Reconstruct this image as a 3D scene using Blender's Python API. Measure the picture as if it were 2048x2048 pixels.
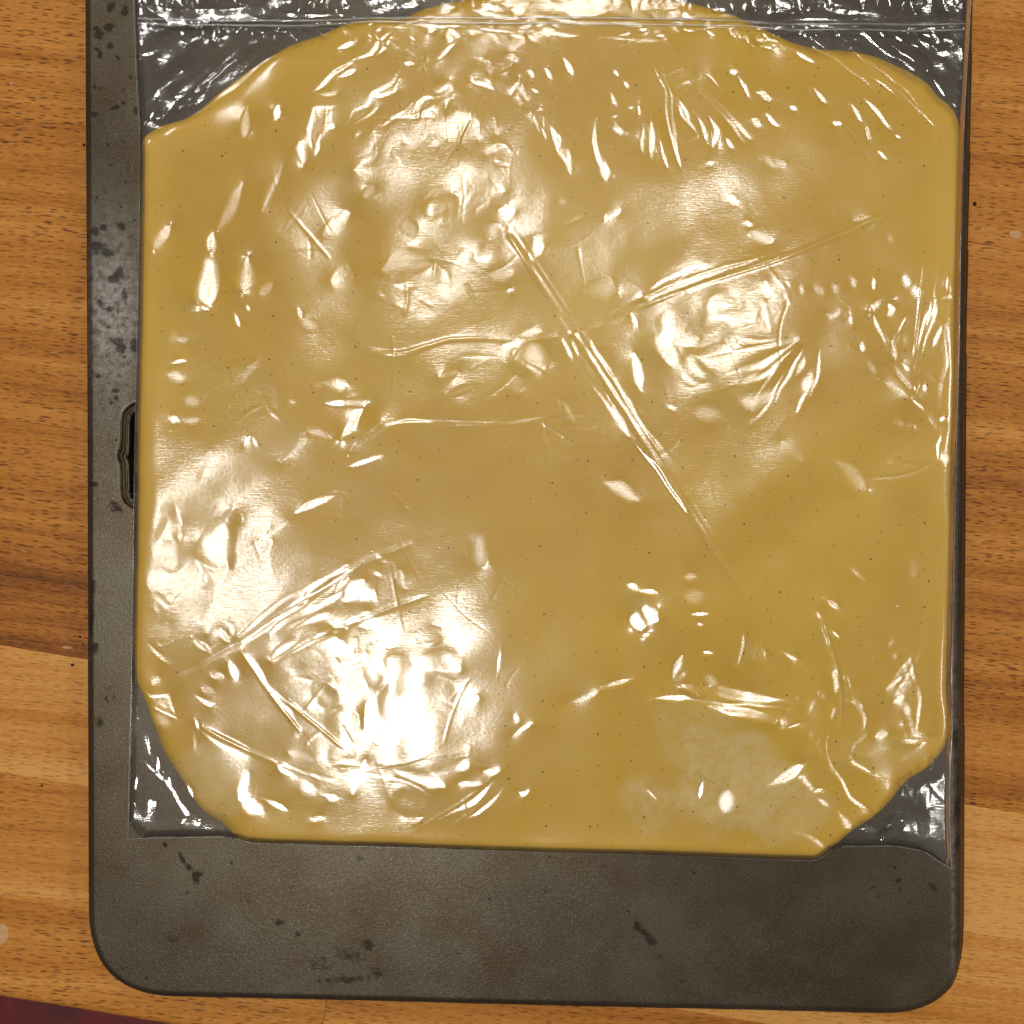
import bpy, math, random
import numpy as np

# ------------------------------------------------------------------ basics
for o in list(bpy.data.objects):
    bpy.data.objects.remove(o)
scene = bpy.context.scene
C = scene.collection
random.seed(4)
rng = np.random.default_rng(11)

D = 0.333                      # camera height above the worktop (m)
S = 0.332 / 2048.0             # metres per photo pixel on the worktop
Z_SHEET = 0.0145                # top of the baking sheet
Z_FILM = 0.0200                # mean level of the film

def scl(z):
    return S * (D - z) / D
def wx(px, z): return (px - 1024.0) * scl(z)
def wy(py, z): return (1024.0 - py) * scl(z)

# ------------------------------------------------------------------ camera
cam = bpy.data.cameras.new('camera')
cam.sensor_width = 36.0
cam.lens = 36.0 * D / (2048 * S)
cam.clip_start = 0.01
cam.clip_end = 50
camo = bpy.data.objects.new('camera', cam)
camo.location = (0, 0, D)
C.objects.link(camo)
scene.camera = camo

# ------------------------------------------------------------------ light
world = bpy.data.worlds.new('World')
scene.world = world
world.use_nodes = True
bg = world.node_tree.nodes['Background']
bg.inputs['Color'].default_value = (1.0, 0.93, 0.84, 1)
bg.inputs['Strength'].default_value = 0.16

# unseen overhead lamps; mirror = the pixel where a flat film would mirror the lamp
LAMP_H = 1.1
LAMPS = [  # mirror x, mirror y, size x, size y (photo px), radiance
    (760, 1380, 150, 200, 52.0),
    (890, 460, 110, 130, 52.0),
    (1420, 640, 150, 110, 52.0),
    (405, 1070, 95, 140, 54.0),
    (2210, 1500, 90, 150, 50.0),  # added to catch film facets at lower right
    (1080, -330, 420, 110, 36.0),  # added for the zipper and film folds
    (2330, 760, 110, 220, 40.0),  # added to light the sheet's right edge
    (-60, -260, 120, 170, 40.0),  # added for film folds at upper left
]
LAMP_POS = []
for i, (mx, my, sx, sy, rad) in enumerate(LAMPS):
    k = 1 + LAMP_H / (D - Z_FILM)
    X, Y = wx(mx, Z_FILM) * k, wy(my, Z_FILM) * k
    w, h = sx * scl(Z_FILM) * k, sy * scl(Z_FILM) * k
    L = bpy.data.lights.new('unseen_lamp', 'AREA')
    L.shape = 'RECTANGLE'
    L.size, L.size_y = w, h
    L.energy = rad * math.pi * w * h
    L.color = (1.0, 0.972, 0.91)
    lo = bpy.data.objects.new('unseen_lamp', L)
    lo.location = (X, Y, Z_FILM + LAMP_H)
    C.objects.link(lo)
    LAMP_POS.append((X, Y, Z_FILM + LAMP_H))

vs = scene.view_settings
vs.view_transform = 'Standard'
vs.look = 'None'
vs.exposure = 0.22
vs.gamma = 1.0
scene.render.engine = 'CYCLES'
scene.cycles.max_bounces = 4
scene.cycles.transparent_max_bounces = 12
scene.cycles.caustics_reflective = False

# ------------------------------------------------------------------ helpers
def empty(name, loc=(0, 0, 0)):
    o = bpy.data.objects.new(name, None)
    o.location = loc
    o.empty_display_size = 0.01
    C.objects.link(o)
    return o

def tag(o, label=None, cat=None, group=None, kind=None):
    if label: o['label'] = label
    if cat: o['category'] = cat
    if group: o['group'] = group
    if kind: o['kind'] = kind
    return o

def mesh_np(name, V, F, mat, parent=None, smooth=True, attrs=None):
    me = bpy.data.meshes.new(name)
    V = np.asarray(V, np.float32)
    if isinstance(F, np.ndarray) and F.ndim == 2:
        n, k = F.shape
        me.vertices.add(len(V))
        me.vertices.foreach_set('co', V.ravel())
        me.loops.add(n * k)
        me.loops.foreach_set('vertex_index', F.astype(np.int32).ravel())
        me.polygons.add(n)
        me.polygons.foreach_set('loop_start', np.arange(0, n * k, k, dtype=np.int32))
        me.update(calc_edges=True)
        me.validate()
    else:
        me.from_pydata([tuple(map(float, v)) for v in V], [], [tuple(map(int, f)) for f in F])
        me.update()
    if smooth:
        me.polygons.foreach_set('use_smooth', np.ones(len(me.polygons), bool))
    for k, a in (attrs or {}).items():
        at = me.attributes.new(k, 'FLOAT', 'POINT')
        at.data.foreach_set('value', np.asarray(a, np.float32))
    me.materials.append(mat)
    o = bpy.data.objects.new(name, me)
    C.objects.link(o)
    if parent: o.parent = parent
    return o

def poly_sdf(PX, PY, poly, band=None):
    """signed distance (px) to a polygon, positive inside"""
    poly = np.asarray(poly, float)
    shp = PX.shape
    x, y = PX.ravel(), PY.ravel()
    d2 = np.full(x.shape, 1e18)
    ins = np.zeros(x.shape, bool)
    n = len(poly)
    for i in range(n):
        ax, ay = poly[i]; bx, by = poly[(i + 1) % n]
        ex, ey = bx - ax, by - ay
        L2 = ex * ex + ey * ey + 1e-12
        t = np.clip(((x - ax) * ex + (y - ay) * ey) / L2, 0, 1)
        dx, dy = x - ax - t * ex, y - ay - t * ey
        np.minimum(d2, dx * dx + dy * dy, out=d2)
        c = (ay > y) != (by > y)
        if ey != 0:
            ins ^= c & (x < ax + (y - ay) / ey * ex)
    d = np.sqrt(d2)
    return np.where(ins, d, -d).reshape(shp)

def chaikin(P, it=2, closed=True):
    P = np.asarray(P, float)
    for _ in range(it):
        Q = np.roll(P, -1, 0) if closed else P[1:]
        A = P if closed else P[:-1]
        N = np.empty((2 * len(A), 2))
        N[0::2] = A * .75 + Q * .25
        N[1::2] = A * .25 + Q * .75
        if not closed:
            N = np.vstack([P[:1], N, P[-1:]])
        P = N
    return P

def fnoise(shape, scale, seed, aniso=(1, 1)):
    """smooth gaussian noise, unit variance; scale in grid cells"""
    r = np.random.default_rng(seed)
    n = r.standard_normal(shape)
    fy = np.fft.fftfreq(shape[0])[:, None] * scale * aniso[1]
    fx = np.fft.rfftfreq(shape[1])[None, :] * scale * aniso[0]
    g = np.exp(-(fx * fx + fy * fy) * 10)
    out = np.fft.irfft2(np.fft.rfft2(n) * g, s=shape)
    return out / out.std()

def gblur(A, sig):
    fy = np.fft.fftfreq(A.shape[0])[:, None]
    fx = np.fft.rfftfreq(A.shape[1])[None, :]
    g = np.exp(-2 * (math.pi * sig) ** 2 * (fx * fx + fy * fy))
    return np.fft.irfft2(np.fft.rfft2(A) * g, s=A.shape)

def sstep(a, b, x):
    t = np.clip((x - a) / (b - a), 0, 1)
    return t * t * (3 - 2 * t)

def trimmed_grid(PX, PY, sdf, pitch):
    """snap grid points near the outline onto it and keep the inside quads.
    returns index map, kept quads, snapped px coords"""
    gy, gx = np.gradient(sdf, pitch)
    gl = np.hypot(gx, gy) + 1e-9
    near = np.abs(sdf) < 0.72 * pitch
    X = PX - np.where(near, sdf * gx / gl, 0)
    Y = PY - np.where(near, sdf * gy / gl, 0)
    ok = (sdf > 0) | near
    H, W = sdf.shape
    idx = np.arange(H * W).reshape(H, W)
    q = np.stack([idx[:-1, :-1], idx[1:, :-1], idx[1:, 1:], idx[:-1, 1:]], -1).reshape(-1, 4)
    okf = ok.ravel()[q].all(1)
    deep = (sdf.ravel()[q] > 0.72 * pitch).any(1)
    q = q[okf & deep]
    used = np.unique(q)
    remap = np.full(H * W, -1)
    remap[used] = np.arange(len(used))
    return used, remap[q], X, Y

def boundary_edges(F):
    e = np.concatenate([F[:, [0, 1]], F[:, [1, 2]], F[:, [2, 3]], F[:, [3, 0]]])
    key = np.sort(e, 1)
    k = key[:, 0].astype(np.int64) * (10 ** 7) + key[:, 1]
    u, inv, cnt = np.unique(k, return_inverse=True, return_counts=True)
    return e[cnt[inv] == 1]

def add_skirt(V, F, prof, nrm, absz=False):
    """extrude the open boundary along prof = [(outward m, dz m)...]; nrm: per vertex outward xy"""
    be = boundary_edges(F)
    bv = np.unique(be)
    m = {v: i for i, v in enumerate(bv)}
    rings = [bv]
    Vs = [V]; base = V[bv]; n = len(V)
    Fs = [F]
    for (o, dz) in prof:
        R = base.copy()
        R[:, 0] += nrm[bv, 0] * o
        R[:, 1] += nrm[bv, 1] * o
        R[:, 2] = dz if absz else R[:, 2] + dz
        ids = np.arange(n, n + len(bv)); n += len(bv)
        Vs.append(R)
        prev = rings[-1]
        a = np.array([m[v] for v in be[:, 0]]); b = np.array([m[v] for v in be[:, 1]])
        Fs.append(np.stack([prev[b], prev[a], ids[a], ids[b]], 1))
        rings.append(ids)
    return np.concatenate(Vs), np.concatenate(Fs), bv

def tube(name, pts, r, mat, parent, seg=8, flat=1.0, jitter=0.0, seed=0):
    P = np.asarray(pts, float)
    n = len(P)
    T = np.gradient(P, axis=0)
    T /= np.linalg.norm(T, axis=1)[:, None] + 1e-12
    up = np.array([0, 0, 1.0])
    B = np.cross(T, up); B /= np.linalg.norm(B, axis=1)[:, None] + 1e-12
    N = np.cross(B, T)
    rr = np.full(n, r)
    if jitter:
        j = np.random.default_rng(seed).standard_normal(n)
        j = np.convolve(j, np.ones(3) / 3, 'same')
        rr = r * (1 + jitter * j)
    a = np.arange(seg) / seg * 2 * math.pi
    V = (P[:, None, :] + rr[:, None, None] * (np.cos(a)[None, :, None] * B[:, None, :]
         + flat * np.sin(a)[None, :, None] * N[:, None, :])).reshape(-1, 3)
    F = []
    for i in range(n - 1):
        for k in range(seg):
            F.append((i * seg + k, i * seg + (k + 1) % seg, (i + 1) * seg + (k + 1) % seg, (i + 1) * seg + k))
    return mesh_np(name, V, np.array(F), mat, parent)

def resample(P, step):
    P = np.asarray(P, float)
    s = np.concatenate([[0], np.cumsum(np.hypot(*np.diff(P, axis=0).T))])
    t = np.linspace(0, s[-1], max(2, int(s[-1] / step)))
    return np.stack([np.interp(t, s, P[:, 0]), np.interp(t, s, P[:, 1])], 1)

# ------------------------------------------------------------------ material helpers
class NT:
    def __init__(s, name):
        s.m = bpy.data.materials.new(name)
        s.m.use_nodes = True
        s.t = s.m.node_tree
        s.t.nodes.clear()
        s.out = s.t.nodes.new('ShaderNodeOutputMaterial')
    def n(s, typ, **kw):
        nd = s.t.nodes.new('ShaderNode' + typ)
        for k, v in kw.items():
            if k in ('operation', 'blend_type', 'data_type', 'distribution', 'noise_dimensions', 'voronoi_dimensions',
                     'feature', 'attribute_name', 'attribute_type', 'interpolation_type', 'noise_type'):
                setattr(nd, k, v)
            else:
                s.set(nd, k, v)
        return nd
    def set(s, nd, k, v):
        key = int(k[1:]) if (k[0] == 'i' and k[1:].isdigit()) else k.replace('_', ' ')
        sock = nd.inputs[key]
        if isinstance(v, bpy.types.NodeSocket):
            s.t.links.new(v, sock)
        else:
            sock.default_value = v
    def math(s, op, a, b=0.0, c=None):
        kw = dict(i0=a, i1=b)
        if c is not None: kw['i2'] = c
        return s.n('Math', operation=op, **kw).outputs[0]
    def vmath(s, op, a, b):
        return s.n('VectorMath', operation=op, i0=a, i1=b).outputs[0]
    def noise(s, vec, scale, detail=3.0, rough=0.55):
        return s.n('TexNoise', Vector=vec, Scale=scale, Detail=detail, Roughness=rough).outputs['Fac']
    def map(s, v, a, b, c=0.0, d=1.0):
        nd = s.n('MapRange', i0=v, i1=a, i2=b, i3=c, i4=d)
        return nd.outputs[0]
    def mix(s, fac, a, b, mode='MIX'):
        nd = s.t.nodes.new('ShaderNodeMix')
        nd.data_type = 'RGBA'; nd.blend_type = mode
        for sock, v in ((nd.inputs[0], fac), (nd.inputs[6], a), (nd.inputs[7], b)):
            if isinstance(v, bpy.types.NodeSocket): s.t.links.new(v, sock)
            elif isinstance(v, (int, float)): sock.default_value = v
            else: sock.default_value = (*v, 1)
        return nd.outputs[2]
    def attr(s, name, typ='GEOMETRY'):
        return s.n('Attribute', attribute_name=name, attribute_type=typ).outputs['Fac']
    def done(s, shader):
        s.t.links.new(shader, s.out.inputs['Surface'])
        return s.m

def obj_co(t):
    return t.n('TexCoord').outputs['Object']

# ---- wood
def wood_material():
    t = NT('beech_wood')
    co = obj_co(t)
    rnd = t.n('ObjectInfo').outputs['Random']
    off = t.n('CombineXYZ', X=t.math('MULTIPLY', rnd, 13.0), Y=t.math('MULTIPLY', rnd, 7.3), Z=0.0).outputs[0]
    vr = t.n('VectorRotate', Vector=co, Center=(0, 0, 0), Axis=(0, 0, 1), Angle=math.radians(-3.5)).outputs[0]
    p = t.vmath('ADD', vr, off)
    # gentle wander of the grain
    wob = t.noise(t.vmath('MULTIPLY', p, (5.0, 14.0, 0.0)), 1.0, 2.0)
    wob = t.math('MULTIPLY', t.math('SUBTRACT', wob, 0.5), 0.010)
    sep = t.n('SeparateXYZ', Vector=p)
    q = t.n('CombineXYZ', X=sep.outputs[0], Y=t.math('ADD', sep.outputs[1], wob), Z=0.0).outputs[0]
    tone = t.attr('tone', 'OBJECT')
    bands = t.noise(t.vmath('MULTIPLY', q, (2.5, 95.0, 0.0)), 1.0, 3.0, 0.6)
    fine = t.noise(t.vmath('MULTIPLY', q, (26.0, 1900.0, 0.0)), 1.0, 3.0, 0.6)
    mid = t.noise(t.vmath('MULTIPLY', q, (16.0, 300.0, 0.0)), 1.0, 2.0, 0.5)
    v = t.math('ADD', tone, t.math('MULTIPLY', t.math('SUBTRACT', bands, 0.5), 1.25))
    v = t.math('ADD', v, t.math('MULTIPLY', t.math('SUBTRACT', mid, 0.5), 0.35))
    v = t.math('ADD', v, t.math('MULTIPLY', t.math('SUBTRACT', fine, 0.5), 0.5))
    sp_ = t.noise(t.vmath('MULTIPLY', q, (420.0, 1500.0, 0.0)), 1.0, 2.0, 0.6)
    v = t.math('ADD', v, t.math('MULTIPLY', t.math('SUBTRACT', sp_, 0.5), 0.55))
    ramp = t.t.nodes.new('ShaderNodeValToRGB')
    t.t.links.new(v, ramp.inputs[0])
    cr = ramp.color_ramp
    cr.elements[0].position = 0.0; cr.elements[0].color = (0.115, 0.030, 0.003, 1)
    cr.elements[1].position = 1.0; cr.elements[1].color = (0.68, 0.33, 0.085, 1)
    for pos, c in ((0.28, (0.29, 0.092, 0.010, 1)), (0.52, (0.45, 0.165, 0.022, 1)), (0.75, (0.55, 0.225, 0.040, 1))):
        e = cr.elements.new(pos); e.color = c
    col = ramp.outputs[0]
    # short dark pores
    dash_all = None
    for sx, sy, ax, ay, th in ((250., 820., .33, .19, 0.12), (150., 500., .36, .13, 0.25)):
        u = t.vmath('MULTIPLY', q, (sx, sy, 0.0))
        vo = t.n('TexVoronoi', voronoi_dimensions='2D', Vector=u, Scale=1.0)
        df = t.vmath('SUBTRACT', u, vo.outputs['Position'])
        df = t.vmath('MULTIPLY', df, (1 / ax, 1 / ay, 0.0))
        ln = t.n('VectorMath', operation='LENGTH', i0=df).outputs['Value']
        dash = t.map(ln, 1.15, 0.5)
        sel = t.n('SeparateXYZ', Vector=vo.outputs['Color']).outputs[0]
        dash = t.math('MULTIPLY', dash, t.map(sel, th, 0.85, 0.0, 1.0))
        dash_all = dash if dash_all is None else t.math('MAXIMUM', dash_all, dash)
    patch = t.map(t.noise(t.vmath('MULTIPLY', p, (12., 25., 0.)), 1.0, 2.0), 0.30, 0.55)
    dash_all = t.math('MULTIPLY', dash_all, t.math('MULTIPLY_ADD', patch, 0.65, 0.35))
    dash_all = t.math('MULTIPLY', dash_all, t.map(tone, 0.55, 0.95, 1.0, 0.4))
    col = t.mix(t.math('MULTIPLY', dash_all, 0.95), col, (0.070, 0.018, 0.002))
    # worn pale scuffs and knife marks
    sc = t.map(t.noise(t.vmath('MULTIPLY', p, (420., 16., 0.)), 1.0, 1.0), 0.735, 0.78)
    sc = t.math('MULTIPLY', sc, t.map(t.noise(p, 22.0, 1.0), 0.55, 0.65))
    col = t.mix(t.math('MULTIPLY', sc, 0.35), col, (0.62, 0.40, 0.20))
    rough = t.math('MULTIPLY_ADD', mid, 0.25, 0.36)
    bh = t.math('SUBTRACT', t.math('MULTIPLY', fine, 0.25), dash_all)
    bump = t.n('Bump', Strength=0.22, Distance=0.00025, Height=bh)
    b = t.n('BsdfPrincipled', Base_Color=col, Roughness=rough, Normal=bump.outputs[0])
    b.inputs['Specular IOR Level'].default_value = 0.22
    return t.done(b.outputs[0])

# ---- worn steel
def steel_material():
    t = NT('worn_baking_steel')
    co = obj_co(t)
    stain = t.attr('stain')
    worn = t.attr('worn')  # wear, plus lamp sheen painted on the left strip
    n1 = t.noise(co, 420.0, 4.0, 0.65)
    n2 = t.noise(co, 2600.0, 2.0, 0.6)
    n3 = t.noise(co, 40.0, 3.0, 0.6)
    n4 = t.noise(co, 1300.0, 2.0, 0.6)
    col = t.mix(t.map(n3, 0.35, 0.65), (0.098, 0.069, 0.042), (0.124, 0.104, 0.074))
    bl = t.noise(co, 14.0, 4.0, 0.65)
    col = t.mix(t.map(bl, 0.48, 0.78, 0.0, 0.45), col, (0.046, 0.031, 0.018))
    col = t.mix(t.map(n4, 0.38, 0.62), t.mix(0.3, col, (0.03, 0.024, 0.017)), col)
    gl = t.map(n2, 0.60, 0.72)
    col = t.mix(t.math('MULTIPLY', gl, 0.35), col, (0.42, 0.39, 0.34))
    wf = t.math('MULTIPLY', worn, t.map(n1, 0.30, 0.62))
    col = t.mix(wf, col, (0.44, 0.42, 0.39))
    # stain edge broken up by noise
    s = t.math('ADD', stain, t.math('MULTIPLY', t.math('SUBTRACT', t.noise(co, 560.0, 6.0, 0.7), 0.5), 1.5))
    sf = t.map(s, 0.40, 0.72)
    pit = t.map(t.noise(co, 300.0, 3.0, 0.7), 0.67, 0.72)
    pit = t.math('MULTIPLY', pit, t.map(t.noise(co, 30.0, 1.0), 0.52, 0.68))
    sf = t.math('MAXIMUM', sf, t.math('MULTIPLY', pit, 0.75))
    col = t.mix(t.math('MULTIPLY', sf, 0.72), col, (0.014, 0.009, 0.005))
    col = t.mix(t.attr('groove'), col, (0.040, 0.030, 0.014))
    rough = t.math('ADD', 0.33, t.math('MULTIPLY', n3, 0.12))
    rough = t.math('ADD', rough, t.math('MULTIPLY', sf, 0.2))
    metal = t.math('SUBTRACT', 0.86, t.math('MULTIPLY', sf, 0.1))
    h = t.math('ADD', t.math('MULTIPLY', n2, 0.5), t.math('MULTIPLY', n4, 0.8))
    bump = t.n('Bump', Strength=0.35, Distance=0.00012, Height=h)
    b = t.n('BsdfPrincipled', Base_Color=col, Roughness=rough, Metallic=metal, Normal=bump.outputs[0])
    return t.done(b.outputs[0])

# ---- dough
def dough_material():
    t = NT('vanilla_dough')
    co = obj_co(t)
    pale = t.attr('pale')
    big = t.noise(co, 16.0, 3.0, 0.55)
    grain = t.noise(co, 900.0, 3.0, 0.6)
    col = t.mix(t.map(big, 0.3, 0.7), (0.675, 0.366, 0.014), (0.79, 0.472, 0.028))
    md = t.noise(co, 75.0, 4.0, 0.6)
    col = t.mix(t.math('MULTIPLY', t.map(md, 0.45, 0.75), 0.35), col, (0.80, 0.54, 0.09))
    thick = t.attr('rimtone')
    col = t.mix(t.math('MULTIPLY', thick, 0.6), col, (0.90, 0.53, 0.065))
    g2 = t.noise(co, 330.0, 4.0, 0.65)
    pf = t.math('MULTIPLY', pale, t.map(g2, 0.30, 0.62, 0.25, 1.0))
    col = t.mix(pf, col, (0.86, 0.60, 0.22))
    lite = t.math('MULTIPLY', t.map(t.noise(co, 700.0, 2.0), 0.68, 0.76), 0.25)
    col = t.mix(lite, col, (0.78, 0.55, 0.2))
    # vanilla specks
    sp = None
    for sc, r0, r1, th in ((150.0, 0.042, 0.022, 0.45), (70.0, 0.028, 0.016, 0.35), (260.0, 0.06, 0.03, 0.75)):
        u = t.vmath('MULTIPLY', co, (sc, sc, 0.0))
        vo = t.n('TexVoronoi', voronoi_dimensions='2D', Vector=u, Scale=1.0)
        d = t.map(vo.outputs['Distance'], r0, r1)
        sel = t.n('SeparateXYZ', Vector=vo.outputs['Color']).outputs[0]
        d = t.math('MULTIPLY', d, t.map(sel, th, th + 0.3))
        sp = d if sp is None else t.math('MAXIMUM', sp, d)
    col = t.mix(t.math('MULTIPLY', sp, 0.85), col, (0.03, 0.013, 0.004))
    bump = t.n('Bump', Strength=0.25, Distance=0.0002,
               Height=t.math('ADD', t.math('MULTIPLY', grain, 0.4), t.math('MULTIPLY', g2, pale)))
    b = t.n('BsdfPrincipled', Base_Color=col, Roughness=0.55, Normal=bump.outputs[0])
    b.inputs['Specular IOR Level'].default_value = 0.25
    return t.done(b.outputs[0])

# ---- clear film
def film_material(name, strength=2.8, haze_share=0.2, micro=True, milky=0.0):
    t = NT(name)
    co = obj_co(t)
    nrm = None
    if micro:
        st = t.noise(t.vmath('MULTIPLY', co, (260., 3000., 0.)), 1.0, 2.0, 0.6)
        cr = t.noise(co, 900.0, 2.0, 0.5)
        h = t.math('ADD', t.math('MULTIPLY', st, 0.6), t.math('MULTIPLY', cr, 0.4))
        nrm = t.n('Bump', Strength=0.16, Distance=0.0002, Height=h).outputs[0]
    fr = t.n('Fresnel', IOR=1.45)
    if nrm: t.set(fr, 'Normal', nrm)
    fac = t.math('MINIMUM', t.math('MULTIPLY', fr.outputs[0], strength), 0.85)
    haze = t.attr('haze') if micro else 0.0
    if micro: haze_share = t.map(haze, -0.25, 0.0, 0.05, haze_share)
    r = t.math('MULTIPLY_ADD', haze, 0.26, 0.155)
    g1 = t.n('BsdfGlossy', Color=(1, 1, 1, 1), Roughness=r)
    g2 = t.n('BsdfGlossy', Color=(1, 1, 1, 1), Roughness=0.36)
    if nrm:
        t.set(g1, 'Normal', nrm)
    tr = t.n('BsdfTransparent', Color=(0.985, 0.985, 0.98, 1))
    gm = t.n('MixShader', Fac=haze_share)
    t.t.links.new(g1.outputs[0], gm.inputs[1]); t.t.links.new(g2.outputs[0], gm.inputs[2])
    base = tr.outputs[0]
    if milky:
        df = t.n('BsdfDiffuse', Color=(0.8, 0.8, 0.8, 1))
        mm = t.n('MixShader', Fac=milky)
        t.t.links.new(tr.outputs[0], mm.inputs[1]); t.t.links.new(df.outputs[0], mm.inputs[2])
        base = mm.outputs[0]
    mx = t.n('MixShader', Fac=fac)
    t.t.links.new(base, mx.inputs[1]); t.t.links.new(gm.outputs[0], mx.inputs[2])
    return t.done(mx.outputs[0])

def simple_material(name, c1, c2, scale=60.0, rough=0.6, bump=0.2, spec=0.3):
    t = NT(name)
    co = obj_co(t)
    n = t.noise(co, scale, 4.0, 0.6)
    col = t.mix(t.map(n, 0.3, 0.7), c1, c2)
    bp = t.n('Bump', Strength=bump, Distance=0.0004, Height=n)
    b = t.n('BsdfPrincipled', Base_Color=col, Roughness=rough, Normal=bp.outputs[0])
    b.inputs['Specular IOR Level'].default_value = spec
    return t.done(b.outputs[0])

M_WOOD = wood_material()
M_STEEL = steel_material()
M_DOUGH = dough_material()
M_FILM = film_material('clear_film')
M_BACK = film_material('clear_film_back', micro=False, haze_share=0.06, strength=1.2)
M_SEAM = film_material('clear_seam', micro=False, strength=2.6, haze_share=0.3, milky=0.05)
M_RED = simple_material('dark_red_cloth', (0.035, 0.0006, 0.003), (0.16, 0.006, 0.006), 45.0, 0.45, 0.5, 0.4)
M_CRUMB = simple_material('burnt_crumb', (0.012, 0.007, 0.004), (0.05, 0.02, 0.008), 900.0, 0.8)
M_FLOUR = simple_material('dried_dough', (0.52, 0.27, 0.11), (0.58, 0.34, 0.17), 500.0, 0.6)

# ------------------------------------------------------------------ worktop of beech strips
SL = 0.165
ang = -math.atan(SL)
ca, sa = math.cos(ang), math.sin(ang)
worktop = empty('worktop', (0, 0, 0))
tag(worktop, 'worktop of glued beech strips under the baking sheet', None, None, 'structure')
THICK = 0.028
edges_y = [-950, -735, -510, -290, -65, 165, 395, 610, 835, 1057, 1290, 1545, 1795, 2000]
# tone of each strip left and right of its end joint
tone_l = [.55, .60, .60, .66, .62, .56, .58, .54, .52, .40, .82, .76, .60]
tone_r = [.72, .70, .66, .68, .58, .62, .58, .55, .60, .48, 1.0, .88, .70]
def plank(x0, x1, y0, y1, tone, last=False):
    # local frame: x along the strip; y0 > y1 (m)
    L, Wd = x1 - x0, y0 - y1
    b = 0.00007
    bl = 0.0035 if last else b
    prof = [(-Wd / 2, -THICK), (-Wd / 2, -bl)]
    n = 5 if last else 1
    for i in range(1, n + 1):
        a = i / n * math.pi / 2
        prof.append((-Wd / 2 + bl * (1 - math.cos(a)), -bl + bl * math.sin(a)))
    prof += [(Wd / 2 - b, 0), (Wd / 2, -b), (Wd / 2, -THICK)]
    V = []; F = []
    k = len(prof)
    for s, inset in ((-L / 2, 0), (L / 2, 0)):
        for (y, z) in prof: V.append((s, y, z))
    for i in range(k):
        j = (i + 1) % k
        F.append((i, i + k, j + k, j))
    F.append(tuple(range(k))); F.append(tuple(reversed(range(k, 2 * k))))
    o = mesh_np('plank', V, F, M_WOOD, worktop, smooth=False)
    cx, cy = (x0 + x1) / 2, (y0 + y1) / 2
    o.location = (cx, cy, 0)
    o['tone'] = float(tone)
    return o
O0 = np.array([wx(0, 0), 0.0])
worktop.rotation_euler = (0, 0, ang)
worktop.location = (wx(0, 0), wy(0, 0), 0)      # origin = photo corner (0,0) on the board
for i in range(len(edges_y) - 1):
    y0 = -edges_y[i] * S * ca + 0.00006
    y1 = -edges_y[i + 1] * S * ca - 0.0
    y0 -= 0.00009
    jx = (700 + 90 * ((i * 7) % 9)) * S
    plank(-0.35, jx - 0.00008, y0, y1, tone_l[i], i == len(edges_y) - 2)
    plank(jx + 0.00008, 0.75, y0, y1, tone_r[i], i == len(edges_y) - 2)

# red cloth below the worktop's edge
nx_, ny_ = 90, 60
gx_, gy_ = np.meshgrid(np.linspace(-0.55, 0.55, nx_), np.linspace(-0.75, -0.08, ny_))
hz = 0.0022 * fnoise(gx_.shape, 5, 5) + 0.002 * fnoise(gx_.shape, 12, 6)
V = np.stack([gx_, gy_, -THICK - 0.008 + hz], -1).reshape(-1, 3)
idx = np.arange(nx_ * ny_).reshape(ny_, nx_)
F = np.stack([idx[:-1, :-1], idx[:-1, 1:], idx[1:, 1:], idx[1:, :-1]], -1).reshape(-1, 4)
red = mesh_np('red_cloth', V, F, M_RED)
tag(red, 'dark red cloth below the worktop edge at the bottom left corner', 'cloth')

# ------------------------------------------------------------------ baking sheet
def rounded_outline(corners, radii, n=14):
    P = []
    m = len(corners)
    for i in range(m):
        p0 = np.array(corners[i - 1], float); p1 = np.array(corners[i], float); p2 = np.array(corners[(i + 1) % m], float)
        a = (p0 - p1) / np.linalg.norm(p0 - p1); b = (p2 - p1) / np.linalg.norm(p2 - p1)
        r = radii[i]
        for k in range(n + 1):
            t = k / n
            # superellipse-like corner
            q = p1 + a * r * (1 - t) ** 2 + b * r * t ** 2
            P.append(q)
    return P
sheet_poly = rounded_outline([(169, -420), (1958, -420), (1941, 700), (1936, 2031), (178, 1990), (175, 1000)],
                             [170, 170, 60, 172, 168, 60])
pit = 3.0
px = np.arange(154, 1975, pit); py = np.arange(-436, 2052, pit)
PX, PY = np.meshgrid(px, py)
sd = poly_sdf(PX, PY, sheet_poly)
# handle slot under the bag's left edge
slot_poly = chaikin([(254, 838), (254, 905), (249, 911), (249, 919), (254, 925), (254, 990), (262, 1004), (278, 1008), (310, 1008),
                     (326, 1004), (334, 990), (334, 838), (326, 822), (310, 818), (274, 818), (262, 824)], 2)
groove_poly = chaikin([(241, 830), (240, 895), (234, 903), (233, 918), (240, 927), (240, 985), (244, 1002), (262, 1018), (300, 1024),
                       (348, 1010), (348, 815), (318, 802), (275, 802), (254, 812)], 1)
sub = (slice(int((780 + 436) / pit), int((1050 + 436) / pit)), slice(int((210 - 154) / pit), int((370 - 154) / pit)))
sslot = np.full(PX.shape, -1e3); sgro = np.full(PX.shape, -1e3)
sslot[sub] = poly_sdf(PX[sub], PY[sub], slot_poly)
sgro[sub] = poly_sdf(PX[sub], PY[sub], groove_poly)
comb = np.minimum(sd, -sslot)
used, F, X, Y = trimmed_grid(PX, PY, comb, pit)
Xu, Yu = X.ravel()[used], Y.ravel()[used]
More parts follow.
